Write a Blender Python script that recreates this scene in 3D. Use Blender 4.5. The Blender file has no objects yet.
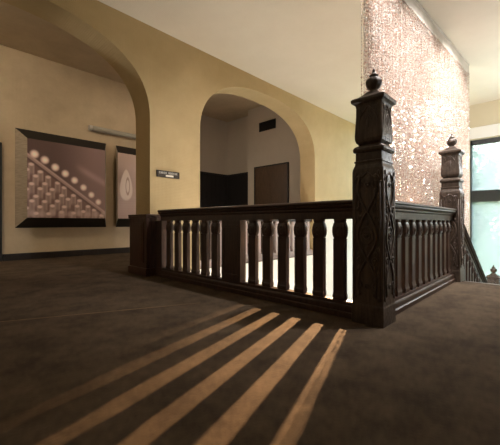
import bpy, bmesh, math, random
from mathutils import Vector, Matrix
random.seed(7)
PI = math.pi
sc = bpy.context.scene
COL = sc.collection

# ------------------------------------------------------------------ materials
def new_mat(name):
    m = bpy.data.materials.new(name); m.use_nodes = True
    nt = m.node_tree; nt.nodes.clear()
    return m, nt, nt.nodes, nt.links

def principled(name, col, rough=.6, spec=.5, noise=None, bump=None, metal=0., coat=0., coords='Object'):
    """noise=(scale, col2, detail, (stretch)) ; bump=(scale, strength, dist)"""
    m, nt, N, L = new_mat(name)
    out = N.new('ShaderNodeOutputMaterial'); b = N.new('ShaderNodeBsdfPrincipled')
    L.new(b.outputs[0], out.inputs[0])
    b.inputs['Base Color'].default_value = (*col, 1)
    b.inputs['Roughness'].default_value = rough
    b.inputs['Specular IOR Level'].default_value = spec
    b.inputs['Metallic'].default_value = metal
    b.inputs['Coat Weight'].default_value = coat
    tc = N.new('ShaderNodeTexCoord')
    if noise:
        mp = N.new('ShaderNodeMapping'); mp.inputs['Scale'].default_value = noise[3] if len(noise) > 3 else (1, 1, 1)
        L.new(tc.outputs[coords], mp.inputs[0])
        n = N.new('ShaderNodeTexNoise'); n.inputs['Scale'].default_value = noise[0]; n.inputs['Detail'].default_value = noise[2]
        L.new(mp.outputs[0], n.inputs[0])
        r = N.new('ShaderNodeValToRGB'); r.color_ramp.elements[0].position = .35; r.color_ramp.elements[1].position = .68
        r.color_ramp.elements[0].color = (*col, 1); r.color_ramp.elements[1].color = (*noise[1], 1)
        L.new(n.outputs[0], r.inputs[0]); L.new(r.outputs[0], b.inputs['Base Color'])
    if bump:
        n2 = N.new('ShaderNodeTexNoise'); n2.inputs['Scale'].default_value = bump[0]; n2.inputs['Detail'].default_value = 6
        L.new(tc.outputs[coords], n2.inputs[0])
        bp = N.new('ShaderNodeBump'); bp.inputs['Strength'].default_value = bump[1]; bp.inputs['Distance'].default_value = bump[2]
        L.new(n2.outputs[0], bp.inputs['Height']); L.new(bp.outputs[0], b.inputs['Normal'])
    return m

def carpet_mat():
    m, nt, N, L = new_mat('carpet')
    out = N.new('ShaderNodeOutputMaterial'); b = N.new('ShaderNodeBsdfPrincipled'); L.new(b.outputs[0], out.inputs[0])
    b.inputs['Roughness'].default_value = .95; b.inputs['Specular IOR Level'].default_value = .12
    tc = N.new('ShaderNodeTexCoord')
    def noise(s, d, rough=.6):
        n = N.new('ShaderNodeTexNoise'); n.inputs['Scale'].default_value = s; n.inputs['Detail'].default_value = d
        n.inputs['Roughness'].default_value = rough; L.new(tc.outputs['Object'], n.inputs[0]); return n
    big = noise(3.2, 6, .72); mid = noise(26, 4, .7); fine = noise(420, 2)
    r = N.new('ShaderNodeValToRGB'); r.color_ramp.elements[0].position = .36; r.color_ramp.elements[1].position = .66
    r.color_ramp.elements[0].color = (*CARPET[0], 1); r.color_ramp.elements[1].color = (*CARPET[1], 1)
    L.new(big.outputs[0], r.inputs[0])
    mx = N.new('ShaderNodeMix'); mx.data_type = 'RGBA'; mx.blend_type = 'MULTIPLY'; mx.inputs[0].default_value = .55
    r2 = N.new('ShaderNodeValToRGB'); r2.color_ramp.elements[0].position = .3; r2.color_ramp.elements[1].position = .7
    r2.color_ramp.elements[0].color = (.55, .55, .55, 1); r2.color_ramp.elements[1].color = (1, 1, 1, 1)
    L.new(mid.outputs[0], r2.inputs[0]); L.new(r.outputs[0], mx.inputs[6]); L.new(r2.outputs[0], mx.inputs[7])
    L.new(mx.outputs[2], b.inputs['Base Color'])
    bp = N.new('ShaderNodeBump'); bp.inputs['Strength'].default_value = .6; bp.inputs['Distance'].default_value = .004
    ad = N.new('ShaderNodeMath'); ad.operation = 'ADD'; L.new(fine.outputs[0], ad.inputs[0]); L.new(mid.outputs[0], ad.inputs[1])
    L.new(ad.outputs[0], bp.inputs['Height']); L.new(bp.outputs[0], b.inputs['Normal'])
    return m

def plaster(name, c1, c2, rough=.75):
    """painted plaster with a faint woven wall covering relief"""
    m, nt, N, L = new_mat(name)
    out = N.new('ShaderNodeOutputMaterial'); b = N.new('ShaderNodeBsdfPrincipled'); L.new(b.outputs[0], out.inputs[0])
    b.inputs['Roughness'].default_value = rough; b.inputs['Specular IOR Level'].default_value = .25
    tc = N.new('ShaderNodeTexCoord')
    n = N.new('ShaderNodeTexNoise'); n.inputs['Scale'].default_value = 1.6; n.inputs['Detail'].default_value = 7; n.inputs['Roughness'].default_value = .65
    L.new(tc.outputs['Object'], n.inputs[0])
    r = N.new('ShaderNodeValToRGB'); r.color_ramp.elements[0].position = .3; r.color_ramp.elements[1].position = .7
    r.color_ramp.elements[0].color = (*c1, 1); r.color_ramp.elements[1].color = (*c2, 1)
    L.new(n.outputs[0], r.inputs[0]); L.new(r.outputs[0], b.inputs['Base Color'])
    h = []
    for ax in ('X', 'Y', 'Z'):
        w = N.new('ShaderNodeTexWave'); w.bands_direction = ax; w.inputs['Scale'].default_value = 14; w.inputs['Distortion'].default_value = .8
        L.new(tc.outputs['Object'], w.inputs[0]); h.append(w)
    a = N.new('ShaderNodeMath'); a.operation = 'ADD'; L.new(h[0].outputs['Fac'], a.inputs[0]); L.new(h[2].outputs['Fac'], a.inputs[1])
    n3 = N.new('ShaderNodeTexNoise'); n3.inputs['Scale'].default_value = 40; L.new(tc.outputs['Object'], n3.inputs[0])
    a2 = N.new('ShaderNodeMath'); a2.operation = 'ADD'; L.new(a.outputs[0], a2.inputs[0]); L.new(n3.outputs[0], a2.inputs[1])
    bp = N.new('ShaderNodeBump'); bp.inputs['Strength'].default_value = .25; bp.inputs['Distance'].default_value = .004
    L.new(a2.outputs[0], bp.inputs['Height']); L.new(bp.outputs[0], b.inputs['Normal'])
    return m

def wood(name, c1, c2, rough=.42, bump=.35):
    m, nt, N, L = new_mat(name)
    out = N.new('ShaderNodeOutputMaterial'); b = N.new('ShaderNodeBsdfPrincipled'); L.new(b.outputs[0], out.inputs[0])
    b.inputs['Roughness'].default_value = rough; b.inputs['Specular IOR Level'].default_value = .5
    tc = N.new('ShaderNodeTexCoord')
    mp = N.new('ShaderNodeMapping'); mp.inputs['Scale'].default_value = (9, 9, 1.1); L.new(tc.outputs['Object'], mp.inputs[0])
    n = N.new('ShaderNodeTexNoise'); n.inputs['Scale'].default_value = 5; n.inputs['Detail'].default_value = 8; n.inputs['Distortion'].default_value = .6
    L.new(mp.outputs[0], n.inputs[0])
    r = N.new('ShaderNodeValToRGB'); r.color_ramp.elements[0].position = .32; r.color_ramp.elements[1].position = .7
    r.color_ramp.elements[0].color = (*c1, 1); r.color_ramp.elements[1].color = (*c2, 1)
    L.new(n.outputs[0], r.inputs[0]); L.new(r.outputs[0], b.inputs['Base Color'])
    bp = N.new('ShaderNodeBump'); bp.inputs['Strength'].default_value = bump; bp.inputs['Distance'].default_value = .002
    L.new(n.outputs[0], bp.inputs['Height']); L.new(bp.outputs[0], b.inputs['Normal'])
    return m

def carved_wood(name, c1, c2, rough=.45):
    """dark oak with fine chiselled relief"""
    m = wood(name, c1, c2, rough)
    nt = m.node_tree; N, L = nt.nodes, nt.links
    b = next(n for n in N if n.type == 'BSDF_PRINCIPLED'); old = next(n for n in N if n.type == 'BUMP')
    tc = next(n for n in N if n.type == 'TEX_COORD')
    v = N.new('ShaderNodeTexVoronoi'); v.inputs['Scale'].default_value = 34; v.feature = 'SMOOTH_F1'
    L.new(tc.outputs['Object'], v.inputs[0])
    bp = N.new('ShaderNodeBump'); bp.inputs['Strength'].default_value = .55; bp.inputs['Distance'].default_value = .006
    L.new(v.outputs['Distance'], bp.inputs['Height']); L.new(old.outputs[0], bp.inputs['Normal']); L.new(bp.outputs[0], b.inputs['Normal'])
    return m

def crystal_mat():
    m, nt, N, L = new_mat('crystal_beads')
    out = N.new('ShaderNodeOutputMaterial')
    g = N.new('ShaderNodeNewGeometry')
    r = N.new('ShaderNodeValToRGB'); e = r.color_ramp.elements
    e[0].position = 0; e[0].color = (.74, .54, .45, 1); e[1].position = 1; e[1].color = (1, 1, 1, 1)
    for p, c in ((.25, (.84, .68, .60)), (.55, (.94, .85, .79)), (.8, (1, .95, .90))):
        k = e.new(p); k.color = (*c, 1)
    L.new(g.outputs['Random Per Island'], r.inputs[0])
    tr = N.new('ShaderNodeBsdfTranslucent'); di = N.new('ShaderNodeBsdfDiffuse'); gl = N.new('ShaderNodeBsdfGlossy'); tp = N.new('ShaderNodeBsdfTransparent')
    gl.inputs['Roughness'].default_value = .12; gl.inputs['Color'].default_value = (1, .95, .9, 1)
    L.new(r.outputs[0], tr.inputs[0]); L.new(r.outputs[0], di.inputs[0])
    m1 = N.new('ShaderNodeMixShader'); m1.inputs[0].default_value = .30; L.new(tr.outputs[0], m1.inputs[1]); L.new(di.outputs[0], m1.inputs[2])
    m2 = N.new('ShaderNodeMixShader'); m2.inputs[0].default_value = .28; L.new(m1.outputs[0], m2.inputs[1]); L.new(gl.outputs[0], m2.inputs[2])
    m3 = N.new('ShaderNodeMixShader'); m3.inputs[0].default_value = .05; L.new(m2.outputs[0], m3.inputs[1]); L.new(tp.outputs[0], m3.inputs[2])
    L.new(m3.outputs[0], out.inputs[0])
    return m

def glass_mat():
    m, nt, N, L = new_mat('window_glass')
    out = N.new('ShaderNodeOutputMaterial'); tp = N.new('ShaderNodeBsdfTransparent'); gl = N.new('ShaderNodeBsdfGlossy')
    tp.inputs[0].default_value = (.93, .97, .97, 1); gl.inputs['Roughness'].default_value = .02
    mx = N.new('ShaderNodeMixShader'); mx.inputs[0].default_value = .06
    L.new(tp.outputs[0], mx.inputs[1]); L.new(gl.outputs[0], mx.inputs[2]); L.new(mx.outputs[0], out.inputs[0])
    return m

def screen_mat():
    """sheer roller screen: thin pale fabric that lets most light through"""
    m, nt, N, L = new_mat('sheer_screen')
    out = N.new('ShaderNodeOutputMaterial'); tp = N.new('ShaderNodeBsdfTransparent'); tr = N.new('ShaderNodeBsdfTranslucent')
    tr.inputs[0].default_value = (.80, .83, .83, 1); tp.inputs[0].default_value = (.62, .67, .68, 1)
    mx = N.new('ShaderNodeMixShader'); mx.inputs[0].default_value = .3
    L.new(tp.outputs[0], mx.inputs[1]); L.new(tr.outputs[0], mx.inputs[2]); L.new(mx.outputs[0], out.inputs[0])
    return m

def leaf_mat(name, c1, c2):
    m, nt, N, L = new_mat(name)
    out = N.new('ShaderNodeOutputMaterial'); g = N.new('ShaderNodeNewGeometry')
    r = N.new('ShaderNodeValToRGB'); r.color_ramp.elements[0].color = (*c1, 1); r.color_ramp.elements[1].color = (*c2, 1)
    L.new(g.outputs['Random Per Island'], r.inputs[0])
    d = N.new('ShaderNodeBsdfDiffuse'); t = N.new('ShaderNodeBsdfTranslucent'); L.new(r.outputs[0], d.inputs[0]); L.new(r.outputs[0], t.inputs[0])
    mx = N.new('ShaderNodeMixShader'); mx.inputs[0].default_value = .45
    L.new(d.outputs[0], mx.inputs[1]); L.new(t.outputs[0], mx.inputs[2]); L.new(mx.outputs[0], out.inputs[0])
    return m

def vcol_mat(name, rough=.5):
    m, nt, N, L = new_mat(name)
    out = N.new('ShaderNodeOutputMaterial'); b = N.new('ShaderNodeBsdfPrincipled'); L.new(b.outputs[0], out.inputs[0])
    b.inputs['Roughness'].default_value = rough; b.inputs['Specular IOR Level'].default_value = .2
    a = N.new('ShaderNodeAttribute'); a.attribute_name = 'print'; L.new(a.outputs['Color'], b.inputs['Base Color'])
    return m

CARPET = ((.060, .042, .028), (.122, .088, .058))
M = {
    'carpet': carpet_mat(),
    'ochre': plaster('ochre_wall_paint', (.45, .345, .180), (.53, .41, .225)),
    'white': plaster('white_wall_paint', (.80, .77, .70), (.84, .81, .74)),
    'taupe': plaster('beige_wall_paint', (.44, .35, .24), (.56, .45, .31)),
    'greige': plaster('grey_beige_paint', (.46, .41, .35), (.50, .45, .38)),
    'ceil': plaster('ceiling_paint', (.74, .68, .57), (.79, .73, .62), .85),
    'beam': plaster('cream_beam_paint', (.60, .53, .39), (.64, .57, .43)),
    'trimwhite': principled('white_trim_paint', (.82, .81, .79), .5, .4, bump=(30, .1, .002)),
    'wood': wood('dark_walnut_wood', (.020, .0085, .0055), (.052, .024, .015)),
    'carved': carved_wood('carved_dark_oak', (.030, .019, .013), (.075, .052, .038)),
    'seam': principled('carpet_seam', (.17, .11, .06), .8, .2, noise=(14, (.26, .17, .09), 3)),
    'palewood': wood('pale_greyed_wood', (.34, .27, .25), (.50, .43, .42), .45),
    'panel': wood('reddish_panel_wood', (.030, .011, .006), (.070, .030, .018), .38),
    'blackwood': wood('black_stained_wood', (.008, .007, .007), (.016, .013, .012), .5),
    'doorwood': wood('brown_door_wood', (.050, .028, .014), (.085, .050, .026), .5),
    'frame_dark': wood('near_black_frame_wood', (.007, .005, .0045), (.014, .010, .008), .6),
    'frame_lit': principled('lit_frame_side', (.30, .25, .19), .55, .4, noise=(6, (.42, .35, .27), 8, (1, 1, 9)), bump=(60, .2, .002)),  # frame sides: the light they catch is put into this paler colour
    'skirt': wood('dark_skirting_wood', (.010, .007, .006), (.022, .015, .011), .4),
    'alu': principled('brushed_aluminium', (.36, .34, .29), .5, .4, metal=.1, bump=(80, .1, .001)),
    'dark': principled('black_metal', (.010, .010, .010), .5, .4, bump=(60, .1, .001)),
    'plaque': principled('black_plaque', (.035, .028, .02), .35, .5, noise=(30, (.05, .04, .03), 3)),
    'letter': principled('pewter_lettering', (.42, .42, .38), .4, .5, metal=.3, noise=(20, (.5, .5, .46), 2)),
    'paper': principled('white_card', (.80, .76, .66), .6, .3, noise=(30, (.84, .8, .7), 2)),
    'header': principled('grey_curtain_track', (.42, .39, .35), .5, .4, noise=(8, (.50, .46, .42), 3), bump=(30, .1, .002)),
    'winframe': principled('charcoal_window_frame', (.055, .055, .060), .45, .4, noise=(12, (.075, .075, .08), 3)),
    'transom': principled('grey_transom_paint', (.16, .145, .14), .5, .4, noise=(10, (.20, .185, .18), 3)),
    'crystal': crystal_mat(), 'glass': glass_mat(), 'screen': screen_mat(),
    'leafA': leaf_mat('pale_green_leaves', (.24, .32, .22), (.55, .62, .46)),
    'leafB': leaf_mat('deep_green_leaves', (.18, .27, .18), (.45, .55, .40)),
    'bark': wood('tree_bark', (.07, .05, .035), (.14, .10, .07), .9, .8),
    'grass': principled('mown_grass', (.10, .16, .06), .9, .2, noise=(3, (.17, .24, .10), 8), bump=(50, .5, .02)),
    'print': vcol_mat('printed_canvas'),
    'nosing': principled('worn_brass_nosing', (.10, .085, .07), .4, .5, metal=.5, noise=(12, (.16, .14, .12), 3)),
}

# ------------------------------------------------------------------ geometry helpers
def link(name, me, mat, parent=None, loc=None):
    o = bpy.data.objects.new(name, me); COL.objects.link(o)
    if mat is not None: me.materials.append(mat)
    if parent is not None: o.parent = parent
    if loc is not None: o.location = loc
    return o

def obj(name, bm, mat, parent=None, loc=None, smooth=False, bevel=0):
    bmesh.ops.recalc_face_normals(bm, faces=bm.faces)
    me = bpy.data.meshes.new(name); bm.to_mesh(me); bm.free()
    if smooth:
        for p in me.polygons: p.use_smooth = True
    o = link(name, me, mat, parent, loc)
    if bevel:
        b = o.modifiers.new('bevel', 'BEVEL'); b.width = bevel; b.segments = 2; b.limit_method = 'ANGLE'
    return o

def empty(name, loc, rz=0):
    o = bpy.data.objects.new(name, None); COL.objects.link(o); o.location = loc; o.rotation_euler = (0, 0, rz)
    o.empty_display_size = .1
    return o

def tag(o, label, cat, group=None, kind=None):
    o['label'] = label; o['category'] = cat
    if group: o['group'] = group
    if kind: o['kind'] = kind
    return o

def struct(o):
    o['kind'] = 'structure'; return o

def box(bm, x0, x1, y0, y1, z0, z1):
    vs = [bm.verts.new(p) for p in ((x0,y0,z0),(x1,y0,z0),(x1,y1,z0),(x0,y1,z0),(x0,y0,z1),(x1,y0,z1),(x1,y1,z1),(x0,y1,z1))]
    for f in ((0,3,2,1),(4,5,6,7),(0,1,5,4),(1,2,6,5),(2,3,7,6),(3,0,4,7)): bm.faces.new([vs[i] for i in f])

def BM(*boxes):
    bm = bmesh.new()
    for b in boxes: box(bm, *b)
    return bm

def prism(bm, prof, axis, a, b):
    """extrude a closed 2D profile (p,q) along axis. axis 'x': (p,q)=(y,z); 'y': (x,z); 'z': (x,y)"""
    def P(p, q, t): return {'x': (t, p, q), 'y': (p, t, q), 'z': (p, q, t)}[axis]
    A = [bm.verts.new(P(p, q, a)) for p, q in prof]; B = [bm.verts.new(P(p, q, b)) for p, q in prof]
    n = len(prof)
    for i in range(n): bm.faces.new((A[i], A[(i+1) % n], B[(i+1) % n], B[i]))
    bm.faces.new(A[::-1]); bm.faces.new(B)

def square_stack(bm, prof, cx=0, cy=0, seg=3, rr=.12, off=0):
    """loft rounded squares; prof = [(half, z, corner_fraction)]"""
    rings = []
    for pr in prof:
        h, z = pr[0], pr[1]; k = pr[2] if len(pr) > 2 else rr
        c = h * k; ring = []
        for qd in range(4):
            a0 = qd * PI / 2
            ccx, ccy = [(h-c, h-c), (-h+c, h-c), (-h+c, -h+c), (h-c, -h+c)][qd]
            for s in range(seg + 1):
                a = a0 + s / seg * PI / 2
                ring.append(bm.verts.new((cx + ccx + c * math.cos(a), cy + ccy + c * math.sin(a), z)))
        rings.append(ring)
    n = len(rings[0])
    for r0, r1 in zip(rings, rings[1:]):
        for i in range(n): bm.faces.new((r0[i], r0[(i+1) % n], r1[(i+1) % n], r1[i]))
    bm.faces.new(rings[0][::-1]); bm.faces.new(rings[-1])

def lathe(bm, prof, cx=0, cy=0, n=20, lobes=0, lob=0.):
    rings = []
    for r, z in prof:
        rings.append([bm.verts.new((cx + r*(1+lob*math.cos(lobes*2*PI*i/n))*math.cos(2*PI*i/n), cy + r*(1+lob*math.cos(lobes*2*PI*i/n))*math.sin(2*PI*i/n), z)) for i in range(n)])
    for r0, r1 in zip(rings, rings[1:]):
        for i in range(n): bm.faces.new((r0[i], r0[(i+1) % n], r1[(i+1) % n], r1[i]))
    bm.faces.new(rings[0][::-1]); bm.faces.new(rings[-1])

def tube(bm, pts, r, n=6, closed=False):
    pts = [Vector(p) for p in pts]; rings = []
    m = len(pts)
    for i, p in enumerate(pts):
        a = pts[(i-1) % m] if (closed or i > 0) else p
        b = pts[(i+1) % m] if (closed or i < m-1) else p
        t = (b - a).normalized()
        up = Vector((0, 0, 1)) if abs(t.z) < .9 else Vector((1, 0, 0))
        s = t.cross(up).normalized(); u = s.cross(t).normalized()
        rad = r(i / max(1, m-1)) if callable(r) else r
        rings.append([bm.verts.new(p + s*rad*math.cos(2*PI*k/n) + u*rad*math.sin(2*PI*k/n)) for k in range(n)])
    rng = range(m if closed else m-1)
    for i in rng:
        r0, r1 = rings[i], rings[(i+1) % m]
        # keep ring alignment when tangents flip the helper axis
        best = min(range(n), key=lambda s: sum((r0[k].co - r1[(k+s) % n].co).length for k in range(n)))
        for k in range(n): bm.faces.new((r0[k], r0[(k+1) % n], r1[(k+1+best) % n], r1[(k+best) % n]))
    if not closed:
        bm.faces.new(rings[0][::-1]); bm.faces.new(rings[-1])

def blob(bm, c, rx, ry, rz, seg=8, rings=5):
    v = bmesh.ops.create_uvsphere(bm, u_segments=seg, v_segments=rings, radius=1)['verts']
    for k in v: k.co = Vector((k.co.x*rx + c[0], k.co.y*ry + c[1], k.co.z*rz + c[2]))

def copy_tree(o, parent=None, loc=None):
    c = o.copy(); COL.objects.link(c)
    if parent is not None: c.parent = parent
    if loc is not None: c.location = loc
    for ch in list(o.children): copy_tree(ch, c)
    return c

# ------------------------------------------------------------------ key dimensions (metres; x runs along the arcade wall, y towards it)
ZC = 3.556              # hall ceiling
V = 4.20; VT = .42      # arcade wall face, thickness
VP = 7.90               # corridor picture wall
ZC2 = 4.25              # corridor ceiling
UW = 9.20               # window wall face
WX0, WX1 = 2.52, UW     # stair well opening in the floor
WY0, WY1 = 1.10, V
ZL = -4.16              # lower floor
UE = 4.90               # head of the stairs
SY0, SY1 = -.70, WY0    # stair flight sides
X0, Y0 = -3.0, -2.8     # back and side of the hall
XR = 7.17; VR = 8.32; XR2 = 7.53

# ------------------------------------------------------------------ the setting
# floor: carpeted slab with the stair well cut out
struct(obj('floor', BM((X0, WX0, Y0, V+VT, -.30, 0), (WX0, UE, Y0, WY0, -.30, 0), (UE, UW+.4, Y0, SY0, -.30, 0),
                       (X0, XR2+.3, V+VT, VR+.3, -.30, 0), (WX0, 3.20, V, V+VT, -.3, 0), (3.20, 6.60, V+.012, V+VT, -.30, 0), (6.60, XR2+.3, V, V+VT, -.3, 0)), M['carpet']))
struct(obj('floor_lower', BM((X0, UW+.4, Y0, VR+.3, ZL-.2, ZL)), M['carpet']))
struct(obj('ceiling', BM((X0, UW+.5, Y0, V+.02, ZC, ZC+.15)), M['ceil']))
struct(obj('ceiling_corridor', BM((X0, XR2+.3, V+VT, VR+.3, ZC2, ZC2+.15)), M['taupe']))

# arcade wall with two flattened arches
def arch_pts(c, hw=1.70, zs=2.20, rise=1.10, p=2.45, n=40):
    out = []
    for i in range(n+1):
        a = PI * i / n
        x = abs(math.cos(a)) ** (2/p) * (1 if math.cos(a) >= 0 else -1); z = abs(math.sin(a)) ** (2/p)
        out.append((c + hw*x, zs + rise*z))
    return out                                       # from right springing over the crown to the left springing

C1, C2 = .616, 4.90
def wall_arcade():
    bm = bmesh.new()
    top = ZC2 + .1
    # right to left outline strips: build as quads between arch curve and wall top so every face is planar
    def quad(p, q, r, s):      # 2D (x,z) quad extruded through the thickness, front and back only
        for y, rev in ((V, False), (V+VT, True)):
            vs = [bm.verts.new((a, y, b)) for a, b in (p, q, r, s)]
            bm.faces.new(vs[::-1] if rev else vs)
    def arch(c):
        pts = arch_pts(c)
        for (xa, za), (xb, zb) in zip(pts, pts[1:]):
            quad((xb, zb), (xa, za), (xa, top), (xb, top))
            a = [bm.verts.new(t) for t in ((xa, V, za), (xb, V, zb), (xb, V+VT, zb), (xa, V+VT, za))]
            bm.faces.new(a)
        for s in (-1, 1):
            x = c + s*1.70
            a = [bm.verts.new(t) for t in ((x, V, 0), (x, V, 2.20), (x, V+VT, 2.20), (x, V+VT, 0))]
            bm.faces.new(a)
    arch(C1); arch(C2)
    for a, b in ((X0, C1-1.7), (C1+1.7, C2-1.7), (C2+1.7, UW+.02)):
        quad((a, 0), (b, 0), (b, top), (a, top))
    bmesh.ops.remove_doubles(bm, verts=bm.verts, dist=1e-5)
    return bm
struct(obj('wall_arcade', wall_arcade(), M['ochre']))
struct(obj('wall_well_back', BM((WX0, UW, V-.02, V+.30, ZL, -.30), (WX0, UW, V-.02, V+.010, -.30, -.001)), M['white']))
struct(obj('wall_glare_patch', BM((6.60, UW, V-.016, V-.001, 0, .84), (6.60, UW, V-.024, V-.001, .84, .87)), M['white']))  # glare on the lower ochre wall, put in as a white panel
struct(obj('wall_well_front', BM((WX0-.02, UE, WY0-.25, WY0, ZL, -.30)), M['white']))
struct(obj('wall_well_left', BM((WX0-.25, WX0-.02, WY0-.25, V, ZL, -.30)), M['white']))
# fascia round the well edge
struct(obj('trim_1', BM((WX0, WX0+.02, WY0, V, -.30, -.002), (WX0, UE, WY0, WY0+.02, -.30, -.002)), M['wood']))

# thin seam where two widths of carpet meet
sm = bmesh.new(); sm_p = [(0.02, 3.245), (1.85, 2.43), (1.853, 2.437), (0.023, 3.252)]
prism(sm, sm_p, 'z', -.001, .0012); struct(obj('trim_7', sm, M['seam']))

# corridor behind the arcade
struct(obj('wall_picture', BM((X0, 5.98, VP, VP+.2, 0, ZC2)), M['taupe']))
struct(obj('wall_recess', BM((5.98, XR2+.2, VR, VR+.2, 0, ZC2), (5.78, 5.98, VP+.2, VR+.2, 0, ZC2), (XR2, XR2+.2, 6.98, VR, 0, ZC2)), M['greige']))
struct(obj('wall_corridor_right', BM((XR, XR+.36, V+VT, 6.98, 0, ZC2)), M['greige']))
struct(obj('baseboard_picture', BM((1.19, 5.98, VP-.022, VP, 0, .115), (1.19, 5.98, VP-.014, VP, .115, .135)), M['skirt']))
struct(obj('baseboard_corridor', BM((XR-.02, XR, V+VT, 5.33, 0, .12), (XR-.02, XR, 6.73, 6.98, 0, .12)), M['skirt']))
# black wainscot in the recess
wn = BM((5.98, XR2, VR-.03, VR, 0, 2.38), (XR2-.03, XR2, 6.98, VR-.03, 0, 2.38), (5.98, XR2, VR-.05, VR, 2.36, 2.405), (XR2-.05, XR2, 6.98, VR-.03, 2.36, 2.405))
for k in range(7):
    x = 6.2 + k*.19; box(wn, x, x+.012, VR-.042, VR, .15, 2.33)
struct(obj('trim_2', wn, M['blackwood']))
# door at the far left of the picture wall
d1 = empty('door_1', (0, VP, 0)); struct(d1)
obj('door_panel', BM((.18, 1.08, -.045, -.002, 0, 2.22)), M['blackwood'], d1)
obj('door_casing', BM((1.08, 1.175, -.07, -.001, 0, 2.32), (.085, .18, -.07, -.001, 0, 2.32), (.18, 1.08, -.07, -.001, 2.22, 2.32)), M['blackwood'], d1, bevel=.006)
# pair of brown doors in the corridor's end wall
d2 = empty('door_2', (XR, 0, 0)); struct(d2)
obj('door_panel', BM((-.035, -.002, 5.43, 6.028, 0, 2.40)), M['doorwood'], d2, bevel=.003)
obj('door_panel', BM((-.035, -.002, 6.032, 6.64, 0, 2.40)), M['doorwood'], d2, bevel=.003)
obj('door_casing', BM((-.05, -.001, 5.395, 5.43, 0, 2.435), (-.05, -.001, 6.64, 6.675, 0, 2.435), (-.05, -.001, 5.43, 6.64, 2.40, 2.435)), M['blackwood'], d2)
hb = bmesh.new(); tube(hb, [(-.035, 5.97, 1.05), (-.09, 5.97, 1.05), (-.09, 5.86, 1.05)], .01, 8)
obj('door_handle', hb, M['alu'], d2, smooth=True)

# hall walls behind and beside the camera
struct(obj('wall_left', BM((X0-.2, X0, Y0, VR+.3, 0, ZC2)), M['taupe']))
struct(obj('wall_front', BM((X0, UE+.2, Y0-.2, Y0, 0, ZC)), M['ochre']))
struct(obj('wall_stair_side', BM((UE, UW, SY0-.2, SY0, ZL, ZC), (UE, UE+.2, Y0, SY0-.2, 0, ZC)), M['beam']))
O1 = (-.35, 1.56, -1.25, 2.735); O2 = (1.86, 4.17, -1.25, 3.54)
struct(obj('trim_3', BM((UW-.035, UW, SY0, O1[1]+.29, 2.745, 3.01)), M['trimwhite'], bevel=.006))
struct(obj('trim_4', BM((UE-.03, UE+.012, SY0, WY0-.02, -.03, .006)), M['nosing'], bevel=.004))

# window wall with two openings: 1 beside the stairs, 2 tall one behind the bead curtain
ww = bmesh.new()
TW = .35
def wseg(y0, y1, z0, z1): box(ww, UW, UW+TW, y0, y1, z0, z1)
wseg(SY0-.2, O1[0], ZL, ZC); wseg(O1[0], O1[1], ZL, O1[2]); wseg(O1[0], O1[1], O1[3], ZC)
wseg(O1[1], O2[0], ZL, ZC); wseg(O2[0], O2[1], ZL, O2[2]); wseg(O2[0], O2[1], O2[3], ZC); wseg(O2[1], V+.3, ZL, ZC)
struct(obj('wall_right', ww, M['beam']))
struct(obj('trim_5', BM((UW-.01, UW, O1[1]+.005, O2[0]-.005, O1[2], 2.74)), M['trimwhite']))

def window(name, O, transoms, mull, top_h):
    y0, y1, z0, z1 = O; X = UW + .12
    w = empty(name, (X, (y0+y1)/2, z0)); struct(w)
    cy = (y0+y1)/2
    def L(a, b, c, d, e, f): return (a-X, b-X, c-cy, d-cy, e-z0, f-z0)
    fr = [L(X, X+.08, y0, y1, z1-top_h, z1), L(X, X+.08, y0, y1, z0, z0+.06), L(X, X+.08, y0, y0+.05, z0, z1), L(X, X+.08, y1-.05, y1, z0, z1)]
    for m in mull: fr.append(L(X, X+.08, m-.025, m+.025, z0, z1))
    obj('window_frame', BM(*fr), M['winframe'], w, bevel=.004)
    for a, b in transoms:
        obj('transom', BM(L(X-.03, X+.09, y0+.05, y1-.05, a, b)), M['transom'], w, bevel=.006)
    obj('pane', BM(L(X+.045, X+.052, y0+.05, y1-.05, z0+.06, z1-top_h)), M['glass'], w)
    obj('window_sill', BM(L(UW-.06, X, y0-.0, y1, z0-.001, z0+.03)), M['trimwhite'], w, bevel=.004)
    return w
window('window_1', O1, [(1.255, 1.525)], [], .115)
window('window_2', O2, [(1.255, 1.525)], [2.75], .05)
sh = obj('sheer_screen', BM((UW+.09, UW+.094, O1[0]+.02, O1[1]-.03, O1[2]+.04, 2.62)), M['screen'])
tag(sh, 'pale sheer roller screen drawn down inside the tall window beside the stairs', 'window screen')

# ------------------------------------------------------------------ stairs
st = bmesh.new()
NR, RI, TR = 13, .16, .30
for i in range(1, NR):
    x = UE + (i-1)*TR
    box(st, x, x+TR+.002, SY0, SY1-.0, -i*RI-.28, -i*RI)
xl = UE + (NR-1)*TR; zl = -NR*RI
box(st, xl, UW, SY0, V, zl-.28, zl)
for i in range(1, NR):
    x = xl - (i-1)*TR
    box(st, x-TR-.002, x, 2.55, V, zl-i*RI-.28, zl-i*RI)
struct(obj('floor_stairs', st, M['carpet']))
struct(obj('wall_under_stairs', BM((UE, xl, SY1-.10, SY1-.0, ZL, zl-.28)), M['white']))

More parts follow.
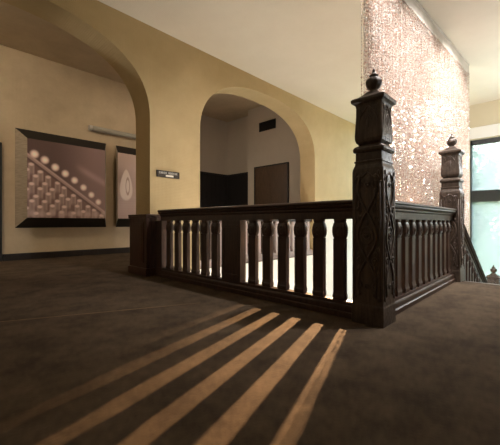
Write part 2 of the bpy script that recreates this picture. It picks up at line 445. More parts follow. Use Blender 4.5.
# ------------------------------------------------------------------ newel posts
def relief(z0, z1, half, depth, carve_r=.0095):
    """carved strap-work on one face in local coords: x across, y outwards (negative = out), z up"""
    bm = bmesh.new(); H = z1 - z0; w = half*.74
    yo = -depth
    yo = -depth-.003; N = 56
    for s in (-1, 1):
        pts = []
        for i in range(N+1):
            t = i / N
            amp = .30 + .70*abs(math.cos(2.5*PI*(t-.5)))**1.0 if .1 < t < .9 else .30 + .7*abs(math.cos(2.5*PI*(t-.5)))
            x = s*w*.80*math.cos(2.5*PI*(t-.5))
            pts.append((x, yo, z0 + H*(.03 + .94*t)))
        tube(bm, pts, carve_r, 5)
        # edge beads
        tube(bm, [(s*w*1.12, yo+.003, z0), (s*w*1.12, yo+.003, z1-.07)], .006, 5)
        tube(bm, [(s*w*1.12, yo+.003, z1-.07), (s*w*.9, yo+.003, z1-.03), (s*w*.45, yo+.003, z1-.035), (0, yo+.003, z1)], .006, 5)
        # leaf scrolls against the edges where the straps pinch
        for t in (.1, .3, .7, .9):
            zc = z0 + H*t
            spiral = [(s*(w*.62 + .020*(1-k/13)*math.cos(k*.62)), yo, zc + .034*(1-k/16)*math.sin(k*.62)) for k in range(14)]
            tube(bm, spiral, .0055, 5)
            for q in (-1, 1): blob(bm, (s*w*.70, yo, zc + q*.052), .012, .006, .024, 6, 4)
            for q in (-1, 1): blob(bm, (s*w*.98, yo, zc + q*.085), .008, .005, .020, 6, 4)
    # rosettes in the lozenges
    for t, r in ((.5, .026), (.1, .014), (.9, .014), (.3, .010), (.7, .010)):
        zc = z0 + H*t
        tube(bm, [(r*math.cos(a*PI/8), yo, zc + r*math.sin(a*PI/8)) for a in range(16)], .0055, 5, closed=True)
        blob(bm, (0, yo, zc), r*.45, .008, r*.45, 8, 5)
        if r > .02:
            tube(bm, [(.046*math.cos(a*PI/10), yo, zc + .062*math.sin(a*PI/10)) for a in range(20)], .005, 5, closed=True)
            for q in (-1, 1):
                blob(bm, (0, yo, zc + q*.092), .012, .006, .026, 6, 4)
    return bm

def urn_relief(z0, z1, half):
    bm = bmesh.new(); H = z1-z0; w = half*.72
    for s in (-1, 1):
        tube(bm, [(s*w*math.sin(PI*min(1, t*1.02))**.8*.95, -half+.0045 + .012*max(0, .35-t), z0+H*(.04+.9*t)) for t in [i/18 for i in range(19)]], .0065, 5)
        tube(bm, [(s*w*.45*math.sin(PI*t), -half+.0035, z0+H*(.12+.6*t)) for t in [i/12 for i in range(13)]], .005, 5)
        tube(bm, [(s*w*1.02, -half+.004, z0+H*.5), (s*w*.7, -half+.004, z0+H*.8), (s*w*.98, -half+.004, z0+H*.95)], .005, 5)
    blob(bm, (0, -half+.004, z0+H*.5), .014, .008, .05, 8, 5)
    for q in (.2, .82): blob(bm, (0, -half+.005, z0+H*q), .012, .006, .02, 6, 4)
    return bm

def make_newel(name, loc, drop=0.):
    r = empty(name, loc)
    h = .1175
    b = bmesh.new(); square_stack(b, [(h+.003, -drop), (h+.003, .135), (h, .15)], rr=.04)
    obj('plinth', b, M['carved'], r)
    b = bmesh.new()
    square_stack(b, [(h, .15), (h, 1.135), (h-.003, 1.155), (h-.014, 1.185), (h-.016, 1.20), (h-.010, 1.203), (h-.010, 1.215), (h-.018, 1.218), (h-.018, 1.278)], rr=.05)
    obj('shaft', b, M['carved'], r)
    b = bmesh.new()
    square_stack(b, [(h-.018, 1.276), (h-.006, 1.280), (h+.001, 1.292), (h+.001, 1.308), (h-.008, 1.322), (h-.030, 1.334), (h-.036, 1.340)], rr=.16)
    obj('collar_moulding', b, M['carved'], r, smooth=False)
    b = bmesh.new()
    square_stack(b, [(.082, 1.338), (.090, 1.347), (.100, 1.358), (.106, 1.38), (.107, 1.41), (.104, 1.47), (.100, 1.55), (.099, 1.62), (.104, 1.642)], rr=.13)
    obj('urn_block', b, M['carved'], r)
    b = bmesh.new()
    square_stack(b, [(.104, 1.640), (.112, 1.648), (.124, 1.656), (.127, 1.664), (.127, 1.680), (.119, 1.688), (.088, 1.702), (.062, 1.722), (.048, 1.738), (.038, 1.748)], rr=.06)
    obj('cap', b, M['carved'], r)
    b = bmesh.new()
    lathe(b, [(.034, 1.746), (.036, 1.752), (.026, 1.760), (.030, 1.766), (.048, 1.782), (.058, 1.805), (.060, 1.822), (.052, 1.842), (.036, 1.856), (.028, 1.862), (.034, 1.868), (.036, 1.873), (.022, 1.882), (.013, 1.895), (.010, 1.905), (.0115, 1.911), (.006, 1.922), (.002, 1.930)], n=32, lobes=8, lob=.045)
    obj('finial', b, M['carved'], r, smooth=True)
    for k in range(4):
        c = obj('carved_panel', relief(.19, 1.125, h, h), M['carved'], r, smooth=True); c.rotation_euler.z = k*PI/2
        c = obj('carved_leaf', urn_relief(1.362, 1.635, .1045), M['carved'], r, smooth=True); c.rotation_euler.z = k*PI/2
    return r

NX, NY = 2.309+.1175, .905+.1175
n1 = make_newel('newel_post', (NX, NY, 0))
tag(n1, 'tall carved dark oak newel post with finial, nearest one at the railing corner', 'newel post', 'carved newel posts of the stair')
N2X = 4.895
n2 = copy_tree(n1, None, (N2X, NY, 0))
tag(n2, 'carved dark newel post with finial at the head of the stairs beside the window', 'newel post', 'carved newel posts of the stair')
N3X = 8.62
n3 = copy_tree(n1, None, (N3X, NY, zl))
tag(n3, 'newel post on the lower landing, only its cap and finial showing above the floor edge', 'newel post', 'carved newel posts of the stair')

# ------------------------------------------------------------------ balustrades
def baluster_meshes():
    # body in local coordinates: x = across the run (width), y = through, z up
    b = bmesh.new()
    prof = [(.051, .026, .122), (.051, .026, .134), (.052, .030, .142), (.052, .030, .160), (.0505, .026, .170), (.0495, .022, .20), (.0495, .022, .600), (.0500, .024, .612), (.0500, .024, .622)]
    rings = [[b.verts.new((sx*w, sy*d, z)) for sx, sy in ((-1, -1), (1, -1), (1, 1), (-1, 1))] for w, d, z in prof]
    for r0, r1 in zip(rings, rings[1:]):
        for i in range(4): b.faces.new((r0[i], r0[(i+1) % 4], r1[(i+1) % 4], r1[i]))
    b.faces.new(rings[0][::-1]); b.faces.new(rings[-1])
    # reeded edges on the flat shaft
    for sx in (-1, 1):
        for sy in (-1, 1):
            box(b, sx*.049-.006*(sx > 0), sx*.049+.006*(sx < 0), sy*.022-(.003 if sy < 0 else 0), sy*.022+(.003 if sy > 0 else 0), .20, .60)
    c = bmesh.new()
    prof = [(.0495, .022, .622), (.055, .028, .634), (.0620, .033, .655), (.0645, .035, .685), (.062, .034, .715), (.053, .029, .744), (.048, .025, .754), (.046, .028, .760), (.050, .030, .772), (.050, .030, .784)]
    n = 16
    rings = []
    for w, d, z in prof:
        ring = []
        for k in range(n):
            a = 2*PI*k/n; ca, sa = math.cos(a), math.sin(a); e = .55
            ring.append(c.verts.new((w*math.copysign(abs(ca)**e, ca), d*math.copysign(abs(sa)**e, sa), z)))
        rings.append(ring)
    for r0, r1 in zip(rings, rings[1:]):
        for i in range(n): c.faces.new((r0[i], r0[(i+1) % n], r1[(i+1) % n], r1[i]))
    c.faces.new(rings[0][::-1]); c.faces.new(rings[-1])
    for sy in (-1, 1):        # carved oval and leaf lines on both faces
        tube(c, [(.026*math.cos(a*PI/8), sy*.0345, .685 + .036*math.sin(a*PI/8)) for a in range(16)], .004, 5, closed=True)
        blob(c, (0, sy*.034, .685), .009, .005, .016, 6, 4)
        for s in (-1, 1): tube(c, [(s*.046, sy*.030, .650), (s*.047, sy*.032, .69), (s*.040, sy*.030, .73)], .003, 5)
    def mesh(bm, name, m):
        bmesh.ops.recalc_face_normals(bm, faces=bm.faces); me = bpy.data.meshes.new(name); bm.to_mesh(me); bm.free(); me.materials.append(m); return me
    return mesh(b, 'baluster', M['wood']), mesh(c, 'capital', M['wood'])
BAL, CAP = baluster_meshes()
BAL_PALE, CAP_PALE = BAL.copy(), CAP.copy()
for _m in (BAL_PALE, CAP_PALE): _m.materials[0] = M['palewood']

def add_baluster(root, x, y, z=0, rot=0, name='baluster', pale=False):
    o = bpy.data.objects.new(name, BAL_PALE if pale else BAL); COL.objects.link(o); o.parent = root; o.location = (x, y, z); o.rotation_euler.z = rot
    c = bpy.data.objects.new('capital', CAP_PALE if pale else CAP); COL.objects.link(c); c.parent = o
    return o

TOPRAIL = [(-.030, .782), (-.030, .842), (-.040, .848), (-.044, .858), (-.044, .868), (-.060, .876), (-.068, .884), (-.070, .893), (-.066, .900), (-.074, .905), (-.080, .913), (-.079, .922), (-.070, .930), (-.030, .936),
           (.030, .936), (.070, .930), (.079, .922), (.080, .913), (.074, .905), (.066, .900), (.070, .893), (.068, .884), (.060, .876), (.044, .868), (.044, .858), (.040, .848), (.030, .842), (.030, .782)]
BOTRAIL = [(-.062, .001), (-.062, .040), (-.056, .046), (-.050, .048), (-.050, .085), (-.046, .094), (-.036, .100), (-.034, .124), (.034, .124), (.036, .100), (.046, .094), (.050, .085), (.050, .048), (.056, .046), (.062, .040), (.062, .001)]

# railing along the well from the near newel to the arcade wall (runs in y)
RX = NX - .012
r1 = empty('balustrade', (RX, NY, 0))
ya, yb = NY+.1225, 4.185        # run start / end in world y
b = bmesh.new(); prism(b, TOPRAIL, 'y', ya-NY, 4.03-NY); obj('handrail', b, M['wood'], r1)
b = bmesh.new(); prism(b, BOTRAIL, 'y', ya-NY, 3.99-NY); obj('bottom_rail', b, M['wood'], r1)
p0, p1 = 2.425, 2.720
def run(a, bnd, n):
    g = ((bnd-a) - n*.086)/(n+1)
    return [a + g*(k+1) + .086*(k+.5) for k in range(n)]
for y in run(ya, p0, 6) + run(p1, 3.990, 6): add_baluster(r1, 0, y-NY, 0, PI/2)
pb = BM((-.045, .045, p0-NY, p1-NY, .124, .782))
for sx in (-1, 1):
    box(pb, sx*.045-.004, sx*.045+.004, p0-NY+.03, p1-NY-.03, .17, .20); box(pb, sx*.045-.004, sx*.045+.004, p0-NY+.03, p1-NY-.03, .70, .73)
    for q in (p0-NY+.03, p1-NY-.05): box(pb, sx*.045-.004, sx*.045+.004, q, q+.02, .20, .70)
obj('flat_panel', pb, M['wood'], r1, bevel=.002)
obj('end_post', BM((-.040, .060, 3.99-NY, 4.155-NY, .125, .782), (-.040, .064, 3.99-NY, 4.155-NY, .001, .125)), M['wood'], r1, bevel=.004)
tag(r1, 'dark wooden balustrade with flat balusters from the near newel post to the arches', 'balustrade', 'stair balustrades')

# railing parallel to the arcade wall (runs in x)
r2 = empty('balustrade', (NX, NY-.005, 0))
xa, xb = NX+.1225, N2X-.1225
b = bmesh.new(); prism(b, TOPRAIL, 'x', xa-NX, xb-NX); obj('handrail', b, M['wood'], r2)
b = bmesh.new(); prism(b, BOTRAIL, 'x', xa-NX, xb-NX); obj('bottom_rail', b, M['wood'], r2)
for x in run(xa, xb, 11): add_baluster(r2, x-NX, 0, 0, 0)
tag(r2, 'dark wooden balustrade under the bead curtain between the two tall newel posts', 'balustrade', 'stair balustrades')

# railing standing in the second arch
r3 = empty('balustrade', (3.22, V+.10, .0))
L3 = 6.59-3.22
b = bmesh.new(); prism(b, TOPRAIL, 'x', 0, L3); obj('handrail', b, M['wood'], r3)['label'] = 'dark handrail'
b = bmesh.new(); prism(b, [(p, max(q, .004)) for p, q in BOTRAIL], 'x', 0, L3); obj('bottom_rail', b, M['palewood'], r3)
for x in run(0, L3, 17): add_baluster(r3, x, 0, 0, 0, pale=True)
tag(r3, 'pale greyish balustrade closing the foot of the second arch across the stairwell', 'balustrade', 'stair balustrades')

# sloping railing down the stairs
SL = RI/TR
r4 = empty('balustrade', (N2X+.1225, NY-.012, 0))
L4 = N3X-.1225 - (N2X+.1225); off = -.10
def sloped(prof, name, zoff):
    bm = bmesh.new()
    A = [bm.verts.new((0, p, q+zoff)) for p, q in prof]; B = [bm.verts.new((L4, p, q+zoff-SL*L4)) for p, q in prof]
    n = len(prof)
    for i in range(n): bm.faces.new((A[i], A[(i+1) % n], B[(i+1) % n], B[i]))
    bm.faces.new(A[::-1]); bm.faces.new(B); return obj(name, bm, M['wood'], r4)
sloped(TOPRAIL, 'handrail', off)
sloped([(-.062, -.16), (-.062, .09), (-.036, .124), (.036, .124), (.062, .09), (.062, -.16)], 'bottom_rail', -.02)
nb = 17
for k in range(nb):
    x = L4*(k+.5)/nb; add_baluster(r4, x, 0, off-SL*x+.02, 0)
tag(r4, 'sloping wooden stair balustrade descending past the window to the lower landing', 'balustrade', 'stair balustrades')

# wooden casing round the foot of the pier between the arches
pc = empty('pier_casing', (2.30, 4.45, 0))
def PL(a, b, c, d, e, f): return (a-2.30, b-2.30, c-4.45, d-4.45, e, f)
PX0, PX1, PY0, PY1 = 2.255, 3.06, 4.19, 4.70
obj('casing_body', BM(PL(PX0, 2.316, PY0, PY1, .001, .845), PL(2.316, 2.62, PY0-.0, 4.197, .001, .845)), M['panel'], pc, bevel=.003)
obj('casing_plinth', BM(PL(PX0-.022, 2.316, PY0-.03, PY1+.01, .001, .11), PL(2.316, 2.62, PY0-.03, 4.197, .001, .11)), M['panel'], pc, bevel=.006)
obj('casing_cap', BM(PL(PX0-.02, 2.316, PY0-.025, PY1+.01, .845, .875), PL(PX0-.018, 2.316, PY0-.015, PY1+.01, .82, .846), PL(2.316, 2.62, PY0-.025, 4.197, .845, .875)), M['panel'], pc, bevel=.006)
obj('raised_panel', BM(PL(PX0-.012, PX0+.002, PY0+.07, PY1-.07, .18, .76), PL(PX0-.018, PX0-.010, PY0+.10, PY1-.10, .21, .73)), M['panel'], pc, bevel=.003)
tag(pc, 'reddish dark wood casing with raised panel wrapped round the foot of the pier', 'pier casing')

# ------------------------------------------------------------------ pictures
def sstep(a, b, x):
    t = max(0., min(1., (x-a)/(b-a))); return t*t*(3-2*t)
def lerp(a, b, t): return tuple(a[i]+(b[i]-a[i])*t for i in range(3))

def paint_pegs(s, t):
    """s,t in 0..1 (right, up): blurred rows of pale pegs under a diagonal rod with round heads above it"""
    rodt = .79-.715*s
    c = lerp((.10, .058, .052), (.27, .165, .155), sstep(.25, 1, s)*.75)
    g = math.exp(-((t-(.70-.5*(s-.62)))**2)/.0025) * sstep(.55, .75, s)
    c = lerp(c, (.50, .31, .29), .4*g)
    c = lerp(c, (.17, .095, .082), .8*sstep(rodt, rodt-.05, t))
    for row in (0, 1, 2, 3, 4, 5):
        for k in range(10):
            px = .045 + .1*k - .05*(row % 2) + .010*math.sin(9.1*k+row*3.3)
            py = .79-.715*px - .085 - .118*row + .012*math.sin(k*5+row*2)
            if py < .03: continue
            w = .034; dx = abs(s-px)
            if dx < w*1.7 and py-.15 < t < py+.05:
                soft = .25+.10*row
                body = sstep(w*(1.1+soft*.5), w*(1.0-soft), dx) * sstep(py-.15, py-.09, t) * sstep(py+.03, py+.005, t)
                rim = .62+.38*min(1, (dx/w)**2)
                c = lerp(c, (.44*rim, .29*rim, .25*rim), .85*body)
                top = 1-sstep(.5, 1.15, math.hypot((s-px)/w, (t-py-.004)/.024)); c = lerp(c, (.66, .48, .42), .8*top)
    d = (t-rodt)/1.23
    c = lerp(c, (.36, .225, .20), .92*(1-sstep(.017, .030, abs(d))))
    c = lerp(c, (.52, .36, .32), .6*(1-sstep(.0, .012, abs(d-.010))))
    c = lerp(c, (.09, .05, .045), .6*(1-sstep(.006, .02, abs(d+.032))))
    for px, py in ((.08, .81), (.20, .75), (.325, .67), (.45, .60), (.57, .52), (.69, .43), (.80, .333), (.90, .235)):
        r = .054 - .010*px; dd = math.hypot((s-px)*1.0, (t-py)*.98)/r
        if dd < 1.5:
            m = 1-sstep(.65, 1.25, dd); c = lerp(c, lerp((.46, .30, .27), (.88, .70, .62), sstep(1.15, .1, dd)), m)
    for k in range(9):
        px = .06+.115*k; py = .055+.012*math.sin(k*4); dd = math.hypot(s-px, t-py)/.055
        c = lerp(c, (.46, .32, .28), .6*(1-sstep(.3, 1.2, dd)))
    g = sum(c)/3; return tuple(min(1, (v*.85+g*.15)*1.35) for v in c)

def paint_loop(s, t):
    """pale looped petal over fine horizontal lines on a mauve ground"""
    c = lerp((.34, .24, .21), (.44, .33, .29), t)
    c = lerp(c, (.28, .19, .17), .35*(.5+.5*math.sin(t*170))*(1-sstep(.28, .36, t)))
    c = lerp(c, (.20, .13, .12), .6*sstep(.86, .60, t+.3*s)*sstep(.40, .62, t+.3*s)*(1-sstep(.0, .35, s)))
    a, b = (s-.118)/.085, (t-.52)/(.25)
    w = 1+.55*b; r = math.hypot(a/max(.3, 1.05-.45*b), b)
    m = 1-sstep(.88, 1.02, r); c = lerp(c, (.62, .52, .46), .85*m)
    r2 = math.hypot((s-.140)/.026, (t-.50)/.12); c = lerp(c, (.30, .20, .17), .85*(1-sstep(.12, .25, abs(r2-1))))
    c = lerp(c, (.42, .32, .28), .6*(1-sstep(.0, .06, abs(r-.97))))
    c = tuple(v*1.15 for v in c)
    g = math.exp(-((t-.18-.1*s)**2)/.02); c = lerp(c, (.50, .38, .34), .4*g)
    return c

def picture(name, x0, x1, z0, z1, painter, label, group, wl=.145, wr=.145):
    """wall picture whose frame slopes outwards from the wall to a proud canvas"""
    r = empty(name, ((x0+x1)/2, VP, z0)); cx = (x0+x1)/2
    dd, wz = .30, .205
    A = (x0-cx, x1-cx, 0, z1-z0); B = (x0-cx+wl, x1-cx-wr, wz+.0, z1-z0-wz*1.15)
    def side(name, p, q, P, Q, m):      # p,q outer corners on the wall; P,Q inner corners proud of the wall
        bm = bmesh.new()
        o = [(p[0], -.002, p[1]), (q[0], -.002, q[1]), (Q[0], -dd, Q[1]), (P[0], -dd, P[1])]
        i = [((p[0]*.96), -.002, p[1] + (.03 if p[1] < .5 else -.03)), ((q[0]*.96), -.002, q[1] + (.03 if q[1] < .5 else -.03)), (Q[0]*.96, -dd+.03, Q[1]*.98+.02), (P[0]*.96, -dd+.03, P[1]*.98+.02)]
        a = [bm.verts.new(v) for v in o]; b = [bm.verts.new(v) for v in i]
        bm.faces.new(a); bm.faces.new(b[::-1])
        for k in range(4): bm.faces.new((a[k], a[(k+1) % 4], b[(k+1) % 4], b[k]))
        return obj(name, bm, m, r)
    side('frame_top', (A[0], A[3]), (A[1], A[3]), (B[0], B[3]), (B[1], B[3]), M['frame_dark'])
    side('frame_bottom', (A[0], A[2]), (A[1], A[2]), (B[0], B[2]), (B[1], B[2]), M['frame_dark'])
    o = side('frame_side', (A[0], A[2]), (A[0], A[3]), (B[0], B[2]), (B[0], B[3]), M['frame_lit']); o['label'] = 'frame side coloured paler for the light it catches'
    side('frame_side', (A[1], A[2]), (A[1], A[3]), (B[1], B[2]), (B[1], B[3]), M['frame_lit'])
    # canvas
    nx, nz = 190, 150; W = B[1]-B[0]; H = B[3]-B[2]
    verts = [(B[0]+W*i/nx, -dd-.006, B[2]+H*j/nz) for j in range(nz+1) for i in range(nx+1)]
    faces = [(j*(nx+1)+i, j*(nx+1)+i+1, (j+1)*(nx+1)+i+1, (j+1)*(nx+1)+i) for j in range(nz) for i in range(nx)]
    nv = len(verts)
    verts += [(B[0], -dd+.02, B[2]), (B[1], -dd+.02, B[2]), (B[1], -dd+.02, B[3]), (B[0], -dd+.02, B[3])]
    faces += [(nv+3, nv+2, nv+1, nv)]
    c0, c1, c2, c3 = 0, nx, (nz+1)*(nx+1)-1, nz*(nx+1)
    faces += [(c0, nv, nv+1, c1), (c1, nv+1, nv+2, c2), (c2, nv+2, nv+3, c3), (c3, nv+3, nv, c0)]
    me = bpy.data.meshes.new('canvas'); me.from_pydata(verts, [], faces); me.update()
    ca = me.color_attributes.new('print', 'FLOAT_COLOR', 'POINT')
    for j in range(nz+1):
        for i in range(nx+1):
            ca.data[j*(nx+1)+i].color = (*painter(i/nx, j/nz), 1)
    for k in range(4): ca.data[nv+k].color = (.1, .07, .06, 1)
    link('canvas', me, M['print'], r)
    tag(r, label, 'picture', group)
    return r
picture('framed_picture', 1.394, 3.198, .652, 2.668, paint_pegs, 'large framed picture of pale round-headed pegs and a diagonal rod in mauve tones', 'pictures on the corridor wall')
picture('framed_picture', 3.437, 5.241, .652, 2.668, paint_loop, 'framed picture of a pale looped petal shape, half hidden by the arch pier', 'pictures on the corridor wall', -.085)

# slim wall lamp above the pictures
wl = empty('wall_lamp', (2.78, VP, 2.955))
b = bmesh.new(); tube(b, [(.06, -.07, 0), (2.2, -.07, 0)], .060, 14); obj('lamp_tube', b, M['alu'], wl, smooth=True)
b = bmesh.new(); tube(b, [(0, -.07, 0), (.065, -.07, 0)], .062, 14); obj('end_cap', b, M['header'], wl)
b = bmesh.new(); tube(b, [(2.2, -.07, 0), (2.26, -.07, 0)], .062, 14); obj('end_cap', b, M['header'], wl)
obj('wall_bracket', BM((.5, .58, -.06, -.001, -.03, .03)), M['dark'], wl); obj('wall_bracket', BM((1.7, 1.78, -.06, -.001, -.03, .03)), M['dark'], wl)
tag(wl, 'long slim grey wall lamp bar fixed above the framed pictures', 'wall lamp')

# small sign plaque on the pier
sg = empty('wall_sign', (2.606, V, 1.470))
obj('sign_plate', BM((-.19, .19, -.016, -.001, -.048, .048)), M['plaque'], sg, bevel=.003)
obj('sign_border', BM((-.19, .19, -.020, -.015, .040, .048), (-.19, .19, -.020, -.015, -.048, -.040), (-.19, -.182, -.020, -.015, -.04, .04), (.182, .19, -.020, -.015, -.04, .04)), M['dark'], sg)
def glyph(bm, x, z, w, h, k):
    s = .006
    y0, y1 = -.0195, -.015
    box(bm, x, x+s, y0, y1, z, z+h)
    if k in (0, 1, 3): box(bm, x+w-s, x+w, y0, y1, z, z+h)
    if k in (0, 2, 4): box(bm, x+s, x+w, y0, y1, z+h-s, z+h)
    if k in (1, 2, 3): box(bm, x+s, x+w-s*(k != 2), y0, y1, z+h*.45, z+h*.45+s)
    if k in (2, 4, 0): box(bm, x+s, x+w, y0, y1, z, z+s)
def word(x, ks):
    gb = bmesh.new()
    for q, k in enumerate(ks): glyph(gb, x+q*.0265, .002, .019, .030, k)
    o = obj('lettering', gb, M['letter'], sg); o['label'] = 'raised pewter letters'
word(-.155, (4, 1, 2, 0, 3)); word(.0, (1, 0, 2, 4, 3, 2))
obj('sign_card', BM((-.045, .085, -.0195, -.015, -.036, -.010)), M['paper'], sg)
tag(sg, 'small dark name plaque with a white slip on the ochre pier between arches', 'sign')

# air vent high on the corridor end wall
vt = empty('air_vent', (XR, 6.18, 3.61))
obj('vent_backing', BM((-.008, -.001, -.30, .30, -.115, .115)), M['dark'], vt)
obj('vent_frame', BM((-.022, -.001, -.315, .315, .115, .135), (-.022, -.001, -.315, .315, -.135, -.115), (-.022, -.001, -.315, -.295, -.115, .115), (-.022, -.001, .295, .315, -.115, .115)), M['dark'], vt)
for k in range(6):
    z = -.095+k*.038
    b = bmesh.new(); prism(b, [(-.020, z-.010), (-.016, z-.012), (-.006, z+.010), (-.010, z+.012)], 'y', -.295, .295); obj('vent_slat', b, M['dark'], vt)
tag(vt, 'black rectangular air vent high on the wall seen through the second arch', 'air vent')

# ------------------------------------------------------------------ crystal bead curtain in the well
A0 = Vector((3.185, 1.418)); A1 = Vector((6.75, 1.20))
cur = empty('bead_curtain', (A0.x, A0.y, 0))
D = (A1-A0); LEN = D.length; D.normalize(); Nn = Vector((-D.y, D.x))
b = bmesh.new()
hp = [(-.05, .0), (.05, .0), (.055, .02), (.045, .03), (.045, .16), (.055, .17), (.055, .193), (-.055, .193), (-.055, .17), (-.045, .16), (-.045, .03), (-.055, .02)]
hp = [(p, 3.360+q) for p, q in hp]
prism(b, hp, 'x', -.03, LEN+.03)
hd = obj('header_rail', b, M['header'], cur); hd.rotation_euler.z = math.atan2(D.y, D.x)
random.seed(11)
verts, faces = [], []
ZB, ZT = -2.0, 3.358
rows = (-.056, -.028, 0, .028, .056)
ns = int(LEN/.0195)
def bead(x, y, z, r, h, a):
    i = len(verts)
    ca, sa = math.cos(a)*r, math.sin(a)*r
    verts.extend(((x+ca, y+sa, z), (x-sa, y+ca, z), (x-ca, y-sa, z), (x+sa, y-ca, z), (x, y, z+h), (x, y, z-h)))
    for k in range(4):
        faces.append((i+k, i+(k+1) % 4, i+4)); faces.append((i+(k+1) % 4, i+k, i+5))
for ri, off_ in enumerate(rows):
    for k in range(ns):
        s = (k + .33*ri + random.uniform(-.22, .22))/ns*LEN
        if s < .01 or s > LEN-.01: continue
        x = D.x*s + Nn.x*(off_+random.uniform(-.008, .008)); y = D.y*s + Nn.y*(off_+random.uniform(-.008, .008))
        pitch = random.choice((.027, .031, .036, .042)); z = ZT - random.uniform(0, pitch)
        w = .0008
        # thread: thin three-sided line
        i = len(verts)
        for zz in (ZT, ZB):
            for q in range(3): verts.append((x+w*math.cos(q*2.1), y+w*math.sin(q*2.1), zz))
        for q in range(3): faces.append((i+q, i+(q+1) % 3, i+3+(q+1) % 3, i+3+q))
        while z > ZB:
            big = random.random() < .09
            r = random.uniform(.0105, .013) if big else random.uniform(.0072, .0095)
            bead(x, y, z, r, r*random.uniform(1.1, 2.0), random.uniform(0, 1.57))
            z -= pitch*random.uniform(.8, 1.2) + (r if big else 0)
me = bpy.data.meshes.new('crystal_strands'); me.from_pydata(verts, [], faces); me.update()
cs = link('crystal_strands', me, M['crystal'], cur); cs['kind'] = 'stuff'
tag(cur, 'shimmering ceiling-high curtain of crystal bead strands hanging in the stairwell', 'bead curtain')

# ------------------------------------------------------------------ outside
struct(obj('ground', BM((UW+.45, 60, -30, 45, ZL-.4, ZL-.1)), M['grass']))
def tree(x, y, hgt, rad, mat, label, seed, n=2600):
    rnd = random.Random(seed)
    r = empty('leafy_tree', (x, y, ZL-.1))
    b = bmesh.new()
    tube(b, [(0, 0, 0), (.1, .05, hgt*.25), (-.05, .1, hgt*.5), (.05, 0, hgt*.8)], lambda t: .24*(1-.75*t), 9)
    for k in range(7):
        a = k*2.4; z0 = hgt*(.32+.06*k)
        tube(b, [(0, 0, z0), (rad*.4*math.cos(a), rad*.4*math.sin(a), z0+rad*.3), (rad*.75*math.cos(a), rad*.75*math.sin(a), z0+rad*.55)], lambda t: .09*(1-.8*t), 6)
    obj('trunk', b, M['bark'], r, smooth=True)
    vs, fs = [], []
    lumps = [(rnd.uniform(-.55, .55)*rad, rnd.uniform(-.55, .55)*rad, hgt*rnd.uniform(.35, .95), rad*rnd.uniform(.35, .6)) for _ in range(16)]
    for k in range(n):
        lx, ly, lz, lr = rnd.choice(lumps)
        d = Vector((rnd.gauss(0, 1), rnd.gauss(0, 1), rnd.gauss(0, 1))).normalized()*lr*rnd.uniform(.55, 1.05)
        c = Vector((lx, ly, lz)) + d
        a = Vector((rnd.gauss(0, 1), rnd.gauss(0, 1), rnd.gauss(0, 1))).normalized(); q = a.orthogonal().normalized(); sz = rnd.uniform(.10, .22)
        i = len(vs); vs += [tuple(c+a*sz), tuple(c+q*sz*.5), tuple(c-a*sz), tuple(c-q*sz*.5)]; fs.append((i, i+1, i+2, i+3))
    me = bpy.data.meshes.new('crown'); me.from_pydata(vs, [], fs); me.update(); link('crown', me, mat, r)
    tag(r, label, 'tree', 'trees outside the window')
tree(15.5, 2.3, 7.6, 2.1, M['leafA'], 'pale green leafy tree filling the upper window pane', 1, 3400)
tree(22.0, 4.2, 6.0, 2.4, M['leafB'], 'deeper green tree behind the pale one outside the stair window', 2)
tree(21.0, -1.8, 5.6, 1.9, M['leafB'], 'lower rounded tree outside at the right of the stair window', 3)

# ------------------------------------------------------------------ light
w = bpy.data.worlds.new('sky'); sc.world = w; w.use_nodes = True
N, L = w.node_tree.nodes, w.node_tree.links
N.clear(); out = N.new('ShaderNodeOutputWorld'); bg = N.new('ShaderNodeBackground')
sky = N.new('ShaderNodeTexSky'); sky.sky_type = 'NISHITA'; sky.sun_disc = False; sky.sun_elevation = math.radians(22); sky.sun_rotation = math.radians(70)
mx = N.new('ShaderNodeMix'); mx.data_type = 'RGBA'; mx.inputs[0].default_value = .86; mx.inputs[7].default_value = (.93, .98, 1.0, 1)
L.new(sky.outputs[0], mx.inputs[6]); L.new(mx.outputs[2], bg.inputs[0]); bg.inputs[1].default_value = 4.3
L.new(bg.outputs[0], out.inputs[0])

def light(name, kind, loc, energy, color, **k):
    d = bpy.data.lights.new(name, kind); d.energy = energy; d.color = color
    for a, v in k.items(): setattr(d, a, v)
    o = bpy.data.objects.new(name, d); COL.objects.link(o); o.location = loc
    return o
s = light('sun', 'SUN', (-10, -4, 14), 3.5, (1, .95, .86), angle=math.radians(.6))
s.rotation_euler = Vector((.62, .30, -.72)).to_track_quat('-Z', 'Y').to_euler()
for O in (O1, O2):
    p = light('window_portal', 'AREA', (UW+TW+.02, (O[0]+O[1])/2, (O[2]+O[3])/2), 1, (1, 1, 1), shape='RECTANGLE', size=O[3]-O[2], size_y=O[1]-O[0])
    p.rotation_euler = (0, PI/2, 0); p.data.cycles.is_portal = True
WARM = (1, .82, .60)
def spot(name, loc, target, energy, color, ang=100, blend=.6, r=.1):
    o = light(name, 'SPOT', loc, energy, color, shadow_soft_size=r, spot_size=math.radians(ang), spot_blend=blend)
    o.rotation_euler = (Vector(target)-Vector(loc)).to_track_quat('-Z', 'Y').to_euler(); return o
light('hall_fill', 'POINT', (-1.6, .9, 3.0), 15, WARM, shadow_soft_size=.3)  # unseen fill behind the camera, added to light the arcade wall
light('hall_side_fill', 'POINT', (3.4, -2.0, 2.0), 36, (.92, .95, 1), shadow_soft_size=.3)  # unseen cool fill added for the railing faces and floor on the right
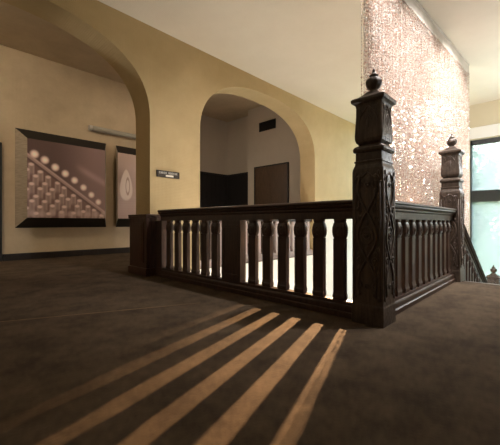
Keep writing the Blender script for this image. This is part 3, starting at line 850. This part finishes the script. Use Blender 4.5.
light('stair_fill', 'POINT', (7.2, -.38, 2.0), 125, (.93, .97, 1), shadow_soft_size=.15)  # added out of view to brighten the ceiling over the stairs
spot('corridor_downlight', (-.6, 5.3, 4.1), (2.2, VP, 1.5), 190, WARM, 95)
spot('corridor_downlight', (3.2, 5.3, 4.1), (4.0, VP, 1.5), 60, WARM, 95)
light('corridor_fill', 'POINT', (-1.4, 6.2, 2.2), 34, WARM, shadow_soft_size=.3)  # unseen fill added to lift the corridor ceiling
light('corridor_fill', 'POINT', (5.2, 6.0, 2.0), 22, (1, .85, .7), shadow_soft_size=.3)  # unseen fill added for the walls behind the second arch
light('lower_hall_fill', 'POINT', (4.3, 2.9, -2.4), 350, (1, .92, .82), shadow_soft_size=.35)  # unseen uplight added to brighten the ceiling and well walls
spot('stairwell_spotlight', (8.85, 3.43, 2.85), (2.5, 1.25, .0), 17500, (1, .60, .30), 17, 1.0, .045)
for q in range(3):
    spot('curtain_fill_spot', (5.6+.8*q, 2.6, 3.42), (4.9+.9*q, 1.3, .6), 480, (1, .92, .86), 62, .8, .06)  # unseen spots added behind the curtain to light its beads
for q in range(3):
    spot('curtain_fill_spot', (3.0+1.25*q, .30, 3.50), (3.3+1.25*q, 1.3, 2.2), 360, (1, .93, .88), 105, .8, .05)  # unseen spots added on the near side to brighten the curtain

# ------------------------------------------------------------------ camera
cam = bpy.data.cameras.new('camera'); co = bpy.data.objects.new('camera', cam); COL.objects.link(co)
co.location = (0, 0, .75); co.rotation_euler = (PI/2, 0, math.radians(-46.13))
cam.sensor_width = 36; cam.lens = 322/500*36; cam.shift_y = .001; cam.clip_start = .02; cam.clip_end = 200
sc.camera = co
vs_ = sc.view_settings; vs_.view_transform = 'Standard'; vs_.look = 'None'; vs_.gamma = 1; vs_.exposure = .12; vs_.use_curve_mapping = False
cy = sc.cycles
cy.use_denoising = True; cy.max_bounces = 12; cy.diffuse_bounces = 6; cy.glossy_bounces = 4; cy.transmission_bounces = 6; cy.transparent_max_bounces = 24
cy.sample_clamp_indirect = 8; cy.caustics_reflective = False; cy.caustics_refractive = False
